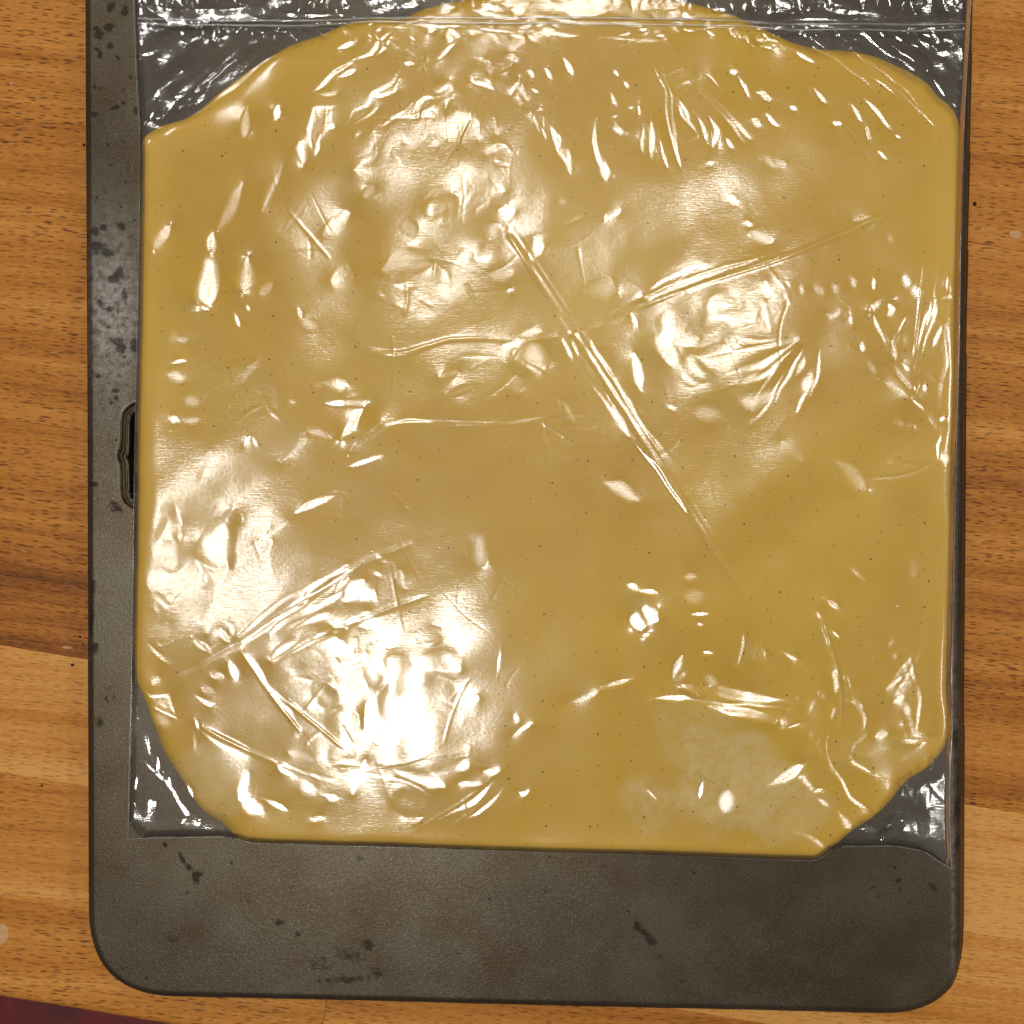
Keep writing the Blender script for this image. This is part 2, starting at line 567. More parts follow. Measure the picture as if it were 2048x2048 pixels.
# relief
z = np.full(PX.shape, Z_SHEET)
z -= 0.0011 * sstep(-1, 6, sgro)
z += 0.0007 * np.exp(-((sslot + 2.0) / 3.0) ** 2)
cre_x = np.interp(PY, [-436, 0, 700, 1380, 1740, 2030], [1932, 1928, 1914, 1905, 1905, 1905])   # right edge rolls over
z -= 0.0022 * np.clip((PX - cre_x) / 24.0, 0, 1.4) ** 1.25
z += 0.00012 * fnoise(PX.shape, 60, 21)
z -= 0.0011 * sstep(12, 0, sd) ** 2
# stains (photo px: x, y, rx, ry, angle, weight)
stain = np.zeros(PX.shape)
def blot(x, y, rx, ry, a=0, w=1.0):
    R = 2.6 * max(rx, ry)
    i0, i1 = int((y - R + 436) / pit), int((y + R + 436) / pit) + 1
    j0, j1 = int((x - R - 154) / pit), int((x + R - 154) / pit) + 1
    i0, j0 = max(i0, 0), max(j0, 0)
    if i1 <= i0 or j1 <= j0: return
    ux, uy = PX[i0:i1, j0:j1] - x, PY[i0:i1, j0:j1] - y
    c, s = math.cos(math.radians(a)), math.sin(math.radians(a))
    d = ((ux * c + uy * s) / rx) ** 2 + ((-ux * s + uy * c) / ry) ** 2
    np.maximum(stain[i0:i1, j0:j1], w * np.exp(-0.55 * d), out=stain[i0:i1, j0:j1])
for b in [(222, 14, 8, 10, 20), (250, 20, 7, 11, 20), (218, 55, 12, 8, -30), (198, 68, 9, 10, 0), (193, 57, 6, 5, 0), (220, 92, 7, 6, 0),
          (200, 110, 5, 7, 0), (193, 98, 4, 3, 0), (262, 155, 4, 4, 0), (273, 155, 4, 5, 0), (232, 216, 10, 4, -20), (190, 228, 6, 5, 0),
          (272, 222, 5, 7, 0), (248, 207, 4, 4, 0), (206, 455, 8, 7, 0), (243, 452, 9, 8, 20), (190, 462, 9, 9, 0), (195, 495, 14, 12, 0),
          (215, 505, 13, 8, 0), (230, 555, 16, 10, -30), (240, 545, 8, 10, 0), (248, 590, 6, 12, 0), (205, 605, 14, 14, 0, .62), (218, 618, 8, 10, 0, .8),
          (236, 683, 12, 9, 0), (240, 694, 10, 12, 0), (268, 690, 9, 14, 0), (230, 782, 8, 5, 0), (196, 752, 6, 4, 0), (232, 795, 5, 5, 0), (222, 805, 4, 4, 0),
          (187, 968, 9, 6, 0), (184, 1180, 5, 22, 3), (181, 1240, 6, 40, 3), (190, 1295, 10, 14, 0, .8), (218, 655, 6, 5, 0, .8),
          (183, 1550, 4, 10, 30, .7), (200, 1445, 8, 12, 0, .75), (214, 1400, 5, 8, 0, .7), (228, 1395, 4, 6, 0, .7),
          (365, 1718, 4, 12, -25), (378, 1735, 8, 5, 50), (392, 1756, 7, 12, -10), (395, 1748, 9, 7, 0), (331, 1690, 4, 6, -20, .9),
          (1207, 1691, 1, 1, 0, .1), (1275, 1853, 8, 10, -30), (1292, 1868, 13, 7, 40), (1302, 1880, 12, 8, 30), (1255, 1822, 6, 4, 40, .8),
          (1320, 1913, 6, 5, 0, .8), (1206, 1730, 12, 12, 0, .52), (1797, 1760, 7, 5, 0), (1790, 1735, 4, 5, 0, .9), (1868, 1775, 11, 5, 35, .9),
          (1745, 1775, 6, 5, 0, .8), (1757, 1790, 8, 7, 0, .7), (1820, 1805, 9, 8, 0, .6), (1650, 1730, 10, 5, 10, .6),
          (700, 1910, 34, 18, 20, .62), (735, 1890, 14, 14, 0, .75), (690, 1960, 60, 8, -3, .75), (755, 1945, 20, 12, 30, .65), (640, 1930, 28, 22, 0, .55),
          (560, 1845, 14, 8, 0, .72), (490, 1800, 16, 14, 20, .55), (597, 1868, 6, 5, 0, .8), (375, 1785, 6, 5, 0, .7), (340, 1875, 22, 14, 0, .55),
          (720, 1820, 22, 12, -30, .5), (275, 1838, 16, 13, 0, .45), (720, 1715, 12, 10, 0, .52), (980, 1800, 7, 7, 0, .6), (1150, 1805, 10, 12, 0, .52),
          (1400, 1925, 8, 8, 0, .5), (1690, 1890, 12, 6, 0, .5), (245, 1938, 6, 4, 0, .8), (1908, 1480, 12, 22, 0, .95), (1915, 1620, 10, 26, 0, .9),
          (1918, 1560, 9, 9, 0, .7), (1917, 1690, 9, 18, 0, .85), (1920, 520, 3, 26, 0, .7), (1916, 760, 4, 5, 0, .9), (1925, 640, 5, 8, 0, .8),
          (1925, 850, 5, 5, 0, .7), (225, 1010, 8, 10, 20, .75), (236, 1018, 10, 8, 0, .8), (222, 330, 10, 4, 0, .7), (215, 380, 20, 16, 0, .45)]:
    blot(*b)
r2 = random.Random(8)
for _ in range(120):
    if r2.random() < .55:
        blot(r2.uniform(180, 275), r2.uniform(0, 900), r2.uniform(2, 6), r2.uniform(2, 5), r2.uniform(0, 90), r2.uniform(.5, .95))
    else:
        blot(r2.uniform(190, 1900), r2.uniform(1690, 1990), r2.uniform(2, 6), r2.uniform(2, 5), r2.uniform(0, 90), r2.uniform(.4, .8))
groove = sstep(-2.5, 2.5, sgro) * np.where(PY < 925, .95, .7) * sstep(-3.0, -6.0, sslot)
stain = np.maximum(stain, 0.40 * sstep(9, 0, sd))
worn = np.exp(-((PX - 225) / 60) ** 2) * np.exp(-((PY - 620) / 150) ** 2) * 0.75  # left strip: worn speckle and a painted-in lamp reflection
worn = np.maximum(worn, np.exp(-((PX - cre_x - 4) / 5) ** 2) * (PY > 300) * .5)
worn = np.maximum(worn, np.exp(-((sslot + 2) / 2.2) ** 2) * .9)
worn = np.maximum(worn, .45 * np.exp(-((PX - 1910) / 14) ** 2) * np.exp(-((PY - 1420) / 90) ** 2))
zz = z.ravel()[used]
V = np.stack([wx(Xu, Z_SHEET), wy(Yu, Z_SHEET), zz], 1)
gy, gx = np.gradient(comb, pit)
gl = np.hypot(gx, gy) + 1e-9
nrm = np.stack([-(gx / gl).ravel()[used], (gy / gl).ravel()[used]], 1)
n0 = len(V)
V, F, bv = add_skirt(V, F, [(0.00035, -0.00012), (0.0006, -0.0005), (0.0007, -0.0011), (0.0009, -0.0030), (0.0012, -0.0085), (0.0013, -0.0122)], nrm)
def ext(a, bv, k, val=None):
    e = a[bv] if val is None else np.full(len(bv), val)
    return np.concatenate([a] + [e] * k)
st = ext(stain.ravel()[used], bv, 6, 0.5)
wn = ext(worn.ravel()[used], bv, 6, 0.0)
baking_sheet = empty('baking_sheet', (wx(1050, 0), wy(1000, 0), 0))
tag(baking_sheet, 'worn dark steel baking sheet with rounded corners, lying on the wooden worktop', 'baking sheet')
def child(o, par):
    o.parent = par
    o.matrix_parent_inverse = par.matrix_world.inverted()
    return o
bpy.context.view_layer.update()
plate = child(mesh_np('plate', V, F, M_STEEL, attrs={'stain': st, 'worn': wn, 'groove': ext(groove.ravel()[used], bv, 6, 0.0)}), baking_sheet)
rim = np.array([(wx(a, Z_SHEET), wy(b, Z_SHEET), Z_SHEET + 0.0002) for a, b in resample(np.vstack([slot_poly, slot_poly[:1]]), 3)])
tube_rim = child(tube('slot_rim', rim, 0.00026, M_STEEL, None, 6), baking_sheet)

# ------------------------------------------------------------------ dough outline and film height field
dough_poly = chaikin([(286, 279), (312, 261), (341, 250), (373, 239), (402, 221), (435, 192), (489, 149), (543, 116), (587, 91), (652, 69),
    (700, 46), (740, 40), (775, 39), (798, 44), (819, 36), (848, 22), (900, 8), (960, -6), (1060, -14), (1200, -14), (1330, -4), (1420, 18), (1475, 36), (1511, 54),
    (1580, 87), (1640, 103), (1692, 102), (1736, 112), (1775, 125), (1819, 145), (1855, 170), (1873, 196), (1902, 214), (1918, 246), (1921, 290),
    (1917, 362), (1915, 543), (1913, 700), (1910, 819), (1905, 928), (1903, 1072), (1899, 1217), (1893, 1326), (1890, 1384), (1897, 1431), (1894, 1475),
    (1879, 1504), (1855, 1529), (1808, 1558), (1779, 1598), (1746, 1631), (1703, 1660), (1660, 1692), (1640, 1713), (1627, 1718), (1529, 1714), (1348, 1707),
    (1217, 1705), (1036, 1699), (855, 1692), (760, 1688), (674, 1687), (580, 1684), (498, 1682), (475, 1670), (446, 1641), (413, 1623), (391, 1598), (377, 1569),
    (348, 1529), (326, 1493), (312, 1453), (297, 1410), (281, 1375), (271, 1340), (269, 1254), (273, 1145), (275, 1036), (276, 928), (278, 783), (281, 674),
    (283, 543), (287, 362), (285, 300)], 2)
bag_poly = [(264, -130), (267, 0), (272, 150), (279, 262), (280, 340), (277, 540), (272, 790), (268, 1000), (265, 1250), (262, 1400), (258, 1550), (256, 1678),
    (360, 1675), (470, 1674), (500, 1686), (674, 1691), (1036, 1703), (1348, 1711), (1625, 1722), (1645, 1715), (1670, 1694), (1740, 1693), (1790, 1692), (1848, 1703),
    (1872, 1720), (1903, 1738), (1899, 1650), (1900, 1530), (1904, 1475), (1903, 1400), (1905, 1217), (1911, 928), (1918, 700), (1922, 400), (1930, 200), (1942, 0), (1947, -130)]
P_ = 2.0
fx = np.arange(236, 1964, P_); fy = np.arange(-150, 1756, P_)
FX, FY = np.meshgrid(fx, fy)
H_, W_ = FX.shape
wp = P_ * scl(Z_FILM)                       # world pitch
wobp = 1.3 * fnoise(FX.shape, 14, 77) + 1.2 * fnoise(FX.shape, 45, 78)
sdd = poly_sdf(FX, FY, dough_poly) + wobp * 0.5 + 2.5
T = 0.0048
base = Z_SHEET + 0.0028 + (T - 0.0022) * sstep(-24, 14, sdd) ** 0.9
base += 0.0007 * np.clip(fnoise(FX.shape, 40, 31), -1.6, 2) * sstep(0, -40, sdd)
und = fnoise(FX.shape, 55, 61, (.7, 1.3)) * 0.00020 + fnoise(FX.shape, 26, 62, (1.3, .8)) * 0.00004
rot = fnoise((H_ * 2, W_ * 2), 42, 63, (2.2, .7))
ri = (np.clip(((FX * .8 - FY * .6) / P_ + H_ * .75).astype(int), 0, W_ * 2 - 1)); rj = np.clip(((FX * .6 + FY * .8) / P_).astype(int), 0, H_ * 2 - 1)
und += gblur(rot[rj, ri], 1.5) * 0.00016
base += und * sstep(-10, 40, sdd)
base = gblur(base, 2.5)
WXg, WYg = wx(FX, Z_FILM), wy(FY, Z_FILM)
bgy, bgx = np.gradient(base, wp)
bgy = -bgy                                   # world y runs up
# slope each point would need to mirror each lamp to the camera
GL = []
vx, vy, vz = -WXg, -WYg, D - base
vl = np.sqrt(vx * vx + vy * vy + vz * vz)
for (lx, ly, lz) in LAMP_POS:
    ax, ay, az = lx - WXg, ly - WYg, lz - base
    al = np.sqrt(ax * ax + ay * ay + az * az)
    hx, hy, hzz = vx / vl + ax / al, vy / vl + ay / al, vz / vl + az / al
    GL.append((-hx / hzz, -hy / hzz))

# ---- where the film is pulled into facets: traced in nine 1932-px views of 700 px each
K = 700 / 1932.0
OFF = {1: (0, 0), 2: (674, 0), 3: (1348, 0), 4: (0, 674), 5: (674, 674), 6: (1348, 674), 7: (0, 1348), 8: (1348, 1348), 9: (674, 1348)}
FACETS = """
1 12 790 600 850 530 900 600 920 680|1 12 780 740 850 640 860 600|1 25 880 700 925 680|1 14 930 620 1100 480 1250 350 1330 270
1 12 960 690 1060 640 1200 530 1400 380 1560 290|1 -50 1000 600 1200 460 1450 300|1 -40 870 500 950 430 1050 380|1 14 1020 390 1180 290 1300 200
1 8 770 300 850 295|1 6 850 330 930 345|1 10 780 150 840 165 960 160|1 14 960 170 1040 220 1100 190|1 16 1000 130 1050 160 1110 180|1 15 758 230 762 235
1 7 1190 140 1180 230|1 8 1300 190 1380 160|1 8 1400 190 1460 150 1520 180 1540 230 1510 260|1 12 1640 200 1740 180 1850 160
1 20 1740 520 1790 470 1850 400 1932 350|1 14 1750 525 1860 520|1 14 1730 600 1810 600|1 12 1725 600 1715 700 1740 840|1 10 1790 700 1770 800 1740 850
1 14 1800 600 1790 690 1840 710|1 45 1660 780 1660 910|1 20 1850 280 1932 240|1 -25 1360 580 1350 750|1 20 1540 580 1530 660
1 40 1200 1280 1160 1420|1 85 1150 1470 1130 1600|1 70 1360 1420 1345 1600|1 -40 1330 1000 1220 1260|1 -30 1500 1560 1440 1620|1 -40 940 1260 870 1370
1 15 1100 1685 1150 1700|1 10 1280 1720 1310 1800|1 12 1360 1690 1380 1710|1 18 1650 1700 1665 1740|1 -60 1700 1790 1715 1800|1 -40 960 1840 950 1870
1 90 1860 1550 1920 1520|1 50 1932 1180 1780 1310
2 35 0 270 60 240 110 215|2 10 0 380 80 330 180 290 220 230 320 150|2 8 200 300 300 190|2 20 0 430 100 390
2 9 40 690 60 610 150 570 200 510 320 450 360 360|2 9 70 690 150 630 210 560 200 520 310 500 350 440|2 22 360 350 420 340
2 12 550 330 610 260 670 215|2 6 500 300 490 380|2 30 560 490 600 470|2 22 535 600 545 605|2 14 800 320 770 430 740 455|2 12 800 320 840 330 850 420
2 20 750 450 830 455 865 490|2 25 880 350 930 340 960 300 990 310|2 20 890 400 960 340|2 12 1080 380 1090 430|2 10 1170 370 1190 440|2 14 1095 500 1110 503
2 14 950 540 1000 460|2 8 1010 440 1000 560 1020 620|2 12 1020 460 1060 580|2 12 1080 600 1060 680|2 10 1100 640 1130 600 1150 620|2 8 1110 680 1140 740
2 14 1165 650 1160 770|2 12 1200 690 1230 850|2 8 1200 690 1240 760 1230 830|2 40 1290 830 1310 950|2 25 1230 830 1290 900|2 14 1250 320 1300 430
2 12 1520 380 1540 420|2 18 1585 465 1595 475|2 18 1510 520 1530 590|2 12 1605 590 1615 592|2 12 1510 650 1530 650|2 10 1660 570 1660 640|2 20 1530 725 1550 740
2 14 1690 680 1670 780 1690 860|2 20 1740 660 1730 880|2 12 1770 700 1800 850 1825 930|2 8 1720 350 1800 480 1820 620 1880 860|2 8 1790 400 1840 520 1850 640 1910 900
2 12 1880 540 1932 650|2 10 1440 680 1435 800 1470 930 1490 980|2 35 1490 920 1470 1000|2 8 610 440 600 600|2 12 560 520 490 530 440 560 400 660
2 12 520 560 480 600 480 740 430 830|2 20 450 590 430 640|2 8 530 550 530 640|2 12 350 600 280 640 240 690|2 30 300 680 270 740 230 830|2 12 200 700 210 810
2 15 360 740 370 790|2 25 100 770 130 730|2 30 310 820 340 880|2 35 90 930 150 880 230 850|2 16 540 760 550 820|2 10 610 650 610 770|2 8 660 600 680 690 670 820
2 22 690 740 760 610|2 10 770 790 800 650|2 7 880 650 880 760|2 30 810 860 880 810 940 800|2 16 720 860 685 950 705 1050 695 1160|2 -40 150 1080 200 1030
2 40 0 1220 60 1170|2 -40 500 1100 580 1030|2 85 570 1160 640 1120 640 1210|2 60 700 1170 760 1080 900 1020|2 70 850 970 930 1060|2 40 780 1180 860 1120
2 20 880 900 920 910|2 25 960 1130 990 1190|2 20 900 1170 980 1180|2 -50 395 1270 410 1275|2 -90 270 1500 400 1450 530 1480|2 85 560 1490 640 1610|2 40 640 1600 700 1400
2 50 265 1630 280 1635|2 16 350 1580 420 1600|2 25 350 1680 430 1730 530 1740|2 20 470 1660 510 1680|2 100 860 1310 830 1440|2 45 1090 1330 1120 1400|2 14 960 1260 980 1320
2 12 1050 1390 1090 1450|2 40 30 1550 40 1555|2 25 70 1490 75 1495|2 18 1480 1210 1560 1160|2 12 1460 1190 1480 1220|2 -20 1220 1110 1280 1100|2 12 955 1610 965 1612
2 -60 870 1520 980 1520|2 -90 1450 1600 1470 1610|2 14 1680 1620 1780 1550 1932 1480|2 16 1690 1640 1932 1560|2 14 1620 1740 1670 1790|2 70 1770 1880 1932 1800
2 22 950 1890 1140 1850|2 22 750 70 1000 95|2 22 800 20 830 60|2 18 870 30 880 50|2 20 1000 30 1010 45|2 45 1700 50 1900 80|2 30 0 75 200 80|2 10 1000 95 1932 130
2 9 350 140 700 155|2 8 700 157 1060 180|2 9 1080 182 1320 193|2 9 1380 195 1820 206|2 22 1100 40 1500 50
3 18 0 1550 100 1460 180 1440|3 12 0 1580 200 1500 400 1430|3 8 140 1530 300 1480 500 1420|3 16 960 1220 1100 1165|3 30 1040 1230 1130 1210
3 8 90 450 200 560 330 680 390 790|3 8 140 490 280 590 380 700 430 770|3 9 10 540 40 640 120 740|3 25 170 640 230 720 210 820|3 12 100 620 180 790|3 12 0 740 50 930
3 10 290 760 330 830|3 12 340 410 390 480 410 540|3 25 318 398 325 404|3 22 450 510 490 520 530 560|3 10 120 370 200 420 270 500|3 18 440 640 480 700|3 10 520 620 590 700
3 14 655 585 665 595|3 14 770 480 850 570|3 14 660 280 780 350|3 10 500 240 550 270|3 18 970 580 1020 690|3 14 1060 710 1070 790|3 14 1040 550 1120 630 1200 720
3 10 1235 748 1245 752|3 18 890 690 930 685|3 18 1130 840 1170 880|3 8 920 200 980 280 1150 390 1280 490 1370 600 1440 700|3 7 700 220 880 330 1030 430 1090 500
3 7 1060 410 1150 460 1220 520|3 14 1080 210 1180 300 1330 390 1400 370|3 10 1160 200 1230 290 1350 360|3 12 1420 390 1470 470 1500 540|3 20 1320 200 1450 280 1560 300
3 60 1570 290 1590 330|3 25 1590 400 1590 460|3 12 1530 560 1545 600|3 9 710 150 760 210 860 290|3 9 860 200 960 270 950 210|3 25 1520 210 1620 190|3 18 1435 215 1445 218
3 8 1300 150 1290 190|3 -40 515 900 525 905|3 -30 540 930 620 900|3 12 190 900 220 910|3 16 318 1095 324 1105|3 12 395 1235 405 1245|3 -60 420 1280 540 1330|3 -30 1185 1300 1195 1305
3 30 500 1560 520 1660|3 22 600 1560 630 1640|3 30 700 1590 702 1610|3 35 780 1590 820 1600|3 35 895 1590 905 1595|3 30 975 1560 985 1565|3 18 1100 1540 1095 1600
3 120 240 1680 340 1690 330 1780 260 1790|3 70 490 1690 540 1820|3 45 620 1680 560 1780|3 95 0 1770 110 1710|3 40 1260 1540 1280 1560|3 50 1325 1600 1335 1605
3 25 1200 1640 1080 1710|3 14 1140 1690 1180 1660 1210 1700 1180 1740|3 14 1110 1740 1150 1840 1190 1932|3 45 1265 1880 1275 1885|3 14 1280 1760 1230 1850
3 22 1500 1520 1490 1600|3 12 1520 1640 1450 1640|3 25 1470 1780 1440 1900|3 25 1490 1890 1492 1910|3 7 1400 1620 1340 1932|3 7 1430 1640 1380 1932|3 7 1460 1440 1380 1800
3 14 820 1740 870 1750 960 1720 990 1790|3 -40 940 1735 945 1745|3 16 300 1900 700 1880|3 -30 120 1910 300 1830 480 1780
3 14 0 90 400 80|3 35 900 60 1150 95|3 12 400 110 1000 112 1620 125|3 10 20 150 500 140 1620 155
4 12 920 155 1010 120|4 45 955 215 965 225|4 -50 1045 335 1055 345|4 -45 1000 480 1090 440|4 20 938 465 942 475|4 30 985 8 995 12|4 -50 1510 260 1510 390|4 30 1615 360 1625 362
4 70 1770 250 1900 260|4 25 1810 375 1932 375|4 10 1340 600 1370 540|4 7 1380 540 1420 590|4 130 1235 1070 1210 1190|4 80 1175 1145 1185 1155|4 -80 1295 1000 1305 1005
4 22 1650 990 1740 930 1840 890|4 12 1430 1130 1600 1030|4 14 970 950 1010 1060|4 30 930 1000 900 1120 850 1300 840 1500|4 80 930 1180 950 1250|4 60 860 1440 900 1480
4 80 900 1600 880 1650|4 40 960 1330 950 1450|4 18 998 1095 1002 1105|4 -16 1100 1230 1190 1380|4 30 1135 1335 1145 1345|4 30 878 1698 882 1704|4 10 1160 1460 1130 1640
4 20 1097 1568 1103 1572|4 22 1070 1670 1150 1740|4 22 1200 1600 1250 1680|4 14 1260 1560 1290 1630|4 16 1310 1640 1480 1530 1700 1390 1932 1250|4 14 1350 1680 1500 1580 1600 1520
4 10 1110 1800 1330 1680|4 60 1932 1290 1750 1420 1700 1500|4 40 1500 1640 1600 1560 1760 1500 1900 1400|4 40 1620 1620 1800 1540 1900 1600|4 40 1480 1800 1640 1660
4 90 1700 1700 1900 1690|4 100 1600 1850 1900 1800|4 7 810 1690 930 1800|4 22 850 1890 880 1860|4 40 1195 1870 1205 1872|4 40 1280 1790 1310 1900|4 12 1350 1740 1480 1920
5 14 180 60 340 95 480 70 620 10|5 30 930 40 1110 30|5 14 1240 20 1310 130|5 14 1290 10 1340 100|5 20 1370 120 1470 280|5 16 1420 290 1640 560|5 16 1490 330 1560 420 1620 500
5 20 1400 30 1530 240|5 22 1600 330 1660 400|5 7 1540 250 1932 870|5 6 1640 570 1932 960|5 -110 1090 125 1110 135|5 -60 1000 270 990 300|5 45 680 200 560 230|5 -30 478 238 482 245
5 40 0 238 10 242|5 35 0 375 170 370|5 24 160 395 110 430 70 500|5 20 130 440 90 500 40 560|5 8 60 650 250 480|5 10 270 510 400 470 560 500 650 495|5 12 60 720 250 640|5 -12 930 490 1150 450
5 30 1650 100 1690 290|5 60 1800 40 1850 120|5 14 1835 405 1845 407|5 -60 790 1150 790 1220|5 60 60 1300 0 1400|5 60 60 1450 150 1350|5 60 350 1300 380 1400|5 40 165 1420 175 1425
5 30 180 1680 330 1560 480 1480|5 18 260 1720 380 1640 490 1590|5 75 430 1660 560 1600|5 50 145 1560 155 1565|5 30 0 1800 150 1740|5 115 400 1780 600 1740 670 1820|5 90 175 1845 185 1860
5 14 245 1235 258 1245|5 12 228 1318 235 1325|5 12 890 1850 905 1740|5 14 1460 1930 1640 1875|5 12 1660 1410 1780 1415|5 25 1625 1375 1635 1385|5 50 1690 1500 1760 1560
5 40 1645 1555 1655 1570|5 14 1670 1650 1720 1630|5 25 1900 1740 1850 1900
6 40 0 30 140 10|6 10 230 20 700 20|6 18 320 80 560 30 700 10|6 70 100 150 150 200|6 50 50 230 130 260|6 25 290 200 480 140 640 60|6 22 330 260 480 200 620 110|6 -80 400 350 500 300
6 8 610 190 540 300 400 480|6 30 720 120 670 210|6 65 728 240 732 260|6 14 740 300 690 400|6 -70 165 400 175 405|6 20 1038 48 1042 60|6 -25 1060 130 1120 200|6 14 1150 240 1310 340
6 22 1200 140 1320 290|6 40 1190 30 1220 130|6 16 1250 130 1300 180|6 10 1320 350 1390 390|6 10 1340 330 1360 260|6 20 1388 285 1392 295|6 16 1400 410 1460 500
6 14 1490 20 1510 150 1480 250 1460 380|6 8 1330 170 1470 250|6 14 1485 440 1495 442|6 12 1470 520 1430 590 1440 680|6 18 1488 640 1492 660|6 35 1230 475 1250 477|6 20 1318 485 1322 495
6 20 980 1260 1080 1340|6 -40 1320 1250 1330 1340|6 20 820 1440 900 1500|6 -30 95 1330 105 1332|6 -50 115 1440 125 1442|6 9 90 1525 210 1520|6 10 145 1578 155 1582
6 45 460 1720 500 1790|6 10 400 1630 330 1810|6 22 600 1730 660 1770|6 16 788 1525 794 1535|6 9 810 1570 860 1700|6 14 850 1600 910 1650|6 28 1188 1685 1194 1695|6 25 1210 1755 1220 1765
6 14 1227 1473 1233 1477|6 10 140 1730 200 1745|6 30 868 1845 872 1860|6 7 940 1850 970 1932|6 10 1160 1932 1300 1780 1330 1900|6 40 1275 1825 1285 1840|6 18 10 1900 60 1850|6 50 195 1910 210 1912
7 10 735 80 750 150 725 220|7 25 748 245 752 255|7 16 740 440 800 490 880 550 940 570|7 14 860 440 870 490 850 540|7 8 940 480 945 600|7 12 740 560 745 640|7 50 738 765 742 780
7 18 840 690 830 760|7 14 740 910 850 850 960 810 1100 800|7 8 950 650 1030 790|7 -50 1000 840 1280 870|7 12 1040 600 1080 690|7 12 720 715 760 700|7 16 780 70 830 120 930 110 970 220
7 65 900 155 910 170|7 10 830 170 980 240|7 -60 885 240 895 245|7 20 840 50 880 10|7 30 1185 10 1195 12|7 16 1100 120 1180 190|7 -30 1148 88 1152 92|7 14 1090 260 1110 300
7 12 1080 320 1085 430|7 22 1130 290 1370 430|7 14 1130 320 1240 400 1380 460|7 40 1330 700 1370 560|7 65 1340 680 1450 780|7 18 1450 700 1590 760|7 20 1530 500 1620 560|7 -20 1590 530 1720 590
7 30 1700 560 1880 580|7 50 1695 630 1705 632|7 22 1780 670 1860 690|7 14 1720 820 1790 790|7 25 1648 325 1655 335|7 12 1460 30 1560 160 1660 310|7 8 1580 140 1700 240 1870 400
7 16 1690 190 1770 90|7 110 1775 105 1790 120|7 110 1800 300 1900 250|7 85 1830 450 1900 380|7 -40 1600 430 1720 480
9 60 180 100 150 300|9 85 0 300 60 400|9 40 28 500 34 505|9 110 330 100 590 60|9 130 350 250 690 240|9 95 350 380 710 400|9 40 240 230 220 380|9 55 670 490 685 492|9 10 230 520 480 465 720 430
9 16 80 660 130 520 160 450|9 20 240 530 300 690|9 110 375 705 390 715|9 65 340 540 560 620|9 40 288 565 294 575|9 20 400 830 460 790|9 22 540 800 740 680 860 570|9 20 690 800 780 740 930 610
9 25 640 600 800 580|9 22 800 510 920 520|9 22 620 170 690 200 780 130|9 22 1270 170 1450 80|9 14 1460 75 1640 15|9 7 950 330 1100 260|9 20 998 240 1004 245|9 10 1690 640 1760 710
9 10 1000 640 1040 660 1070 640|9 14 1750 135 1932 140|9 40 1875 40 1885 45
8 10 0 145 200 150 400 155 600 180|8 18 0 60 130 100|8 50 160 60 350 110 600 140|8 45 180 170 400 200 540 260|8 10 100 60 120 130|8 22 650 100 690 130|8 85 755 165 770 180|8 25 880 0 880 100
8 28 870 170 860 240|8 14 780 90 830 110|8 10 600 290 700 250|8 12 950 60 1000 150 1040 240 1040 310|8 14 960 150 1040 170|8 20 1160 80 1260 10|8 30 1230 60 1320 40|8 20 1200 150 1260 130
8 12 1330 0 1360 160 1350 310|8 20 1285 185 1295 195|8 28 1318 265 1322 280|8 14 1280 270 1290 370 1360 380 1430 350|8 22 1110 350 1190 320|8 12 970 470 1000 380 1080 320|8 16 970 440 990 490 1110 550
8 14 1010 440 1220 410|8 7 1430 370 1350 440 1250 490|8 14 850 310 830 420 860 500 920 590 970 700 1090 770 1150 810|8 10 820 330 720 460|8 -40 795 420 805 425|8 -30 738 330 742 334
8 50 520 600 620 540 700 500|8 25 700 560 780 620|8 16 780 640 830 620|8 14 800 680 860 720|8 25 900 750 960 860|8 14 660 860 760 890 850 940|8 -60 275 690 290 700|8 8 150 590 120 680
8 -40 1270 600 1300 640 1280 700|8 10 1390 510 1360 660 1340 780|8 18 1110 780 1180 820 1330 780|8 10 1000 860 1130 900|8 -60 1180 900 1340 790|8 10 870 940 1080 945 1220 945 1380 980 1450 1030 1530 1060
8 10 1530 450 1520 520 1530 700 1525 900 1530 1040|8 -14 1500 560 1460 710|8 -12 1510 720 1510 820
7 -90 790 330 840 480|7 -70 1100 830 1250 860|7 -60 760 760 800 820|8 -110 1250 760 1330 850|8 -60 1290 620 1330 700|8 -50 1050 850 1150 880|1 -80 950 520 1150 380|1 -50 820 620 850 680|3 -60 1540 300 1580 380|3 -50 1450 330 1500 380
7 20 745 180 742 230|7 16 800 300 830 420|7 26 860 700 800 790|7 12 900 520 960 640|7 18 1000 800 1120 830|8 30 1200 830 1290 800|8 26 1290 600 1270 680|8 16 1330 560 1300 660|8 14 1430 620 1410 760|8 12 1460 480 1450 560|1 22 1000 560 1150 470|1 18 870 480 800 590|1 16 1100 340 1250 250|1 14 1350 250 1450 200
6 12 700 20 520 110 330 200|6 10 690 40 560 160 420 330|6 9 720 60 640 200 560 330|6 10 800 80 790 200 770 330|4 -30 1330 250 1420 120|4 -26 1150 640 1100 780|4 14 1560 700 1720 560|4 -40 1700 520 1850 560|1 -30 1550 900 1440 1150|1 -26 1700 1100 1560 1300|5 -40 620 330 780 280|5 -30 1250 350 1330 470|6 -60 900 700 1050 820|6 -50 600 560 720 680|5 -50 1500 800 1650 900
9 300 420 130 560 180 560 330 450 380
1 35 770 30 900 60 1200 70 1932 95|1 12 770 95 1000 105 1932 130|1 9 770 122 1200 130|9 -60 60 200 90 300
"""
strokes = []
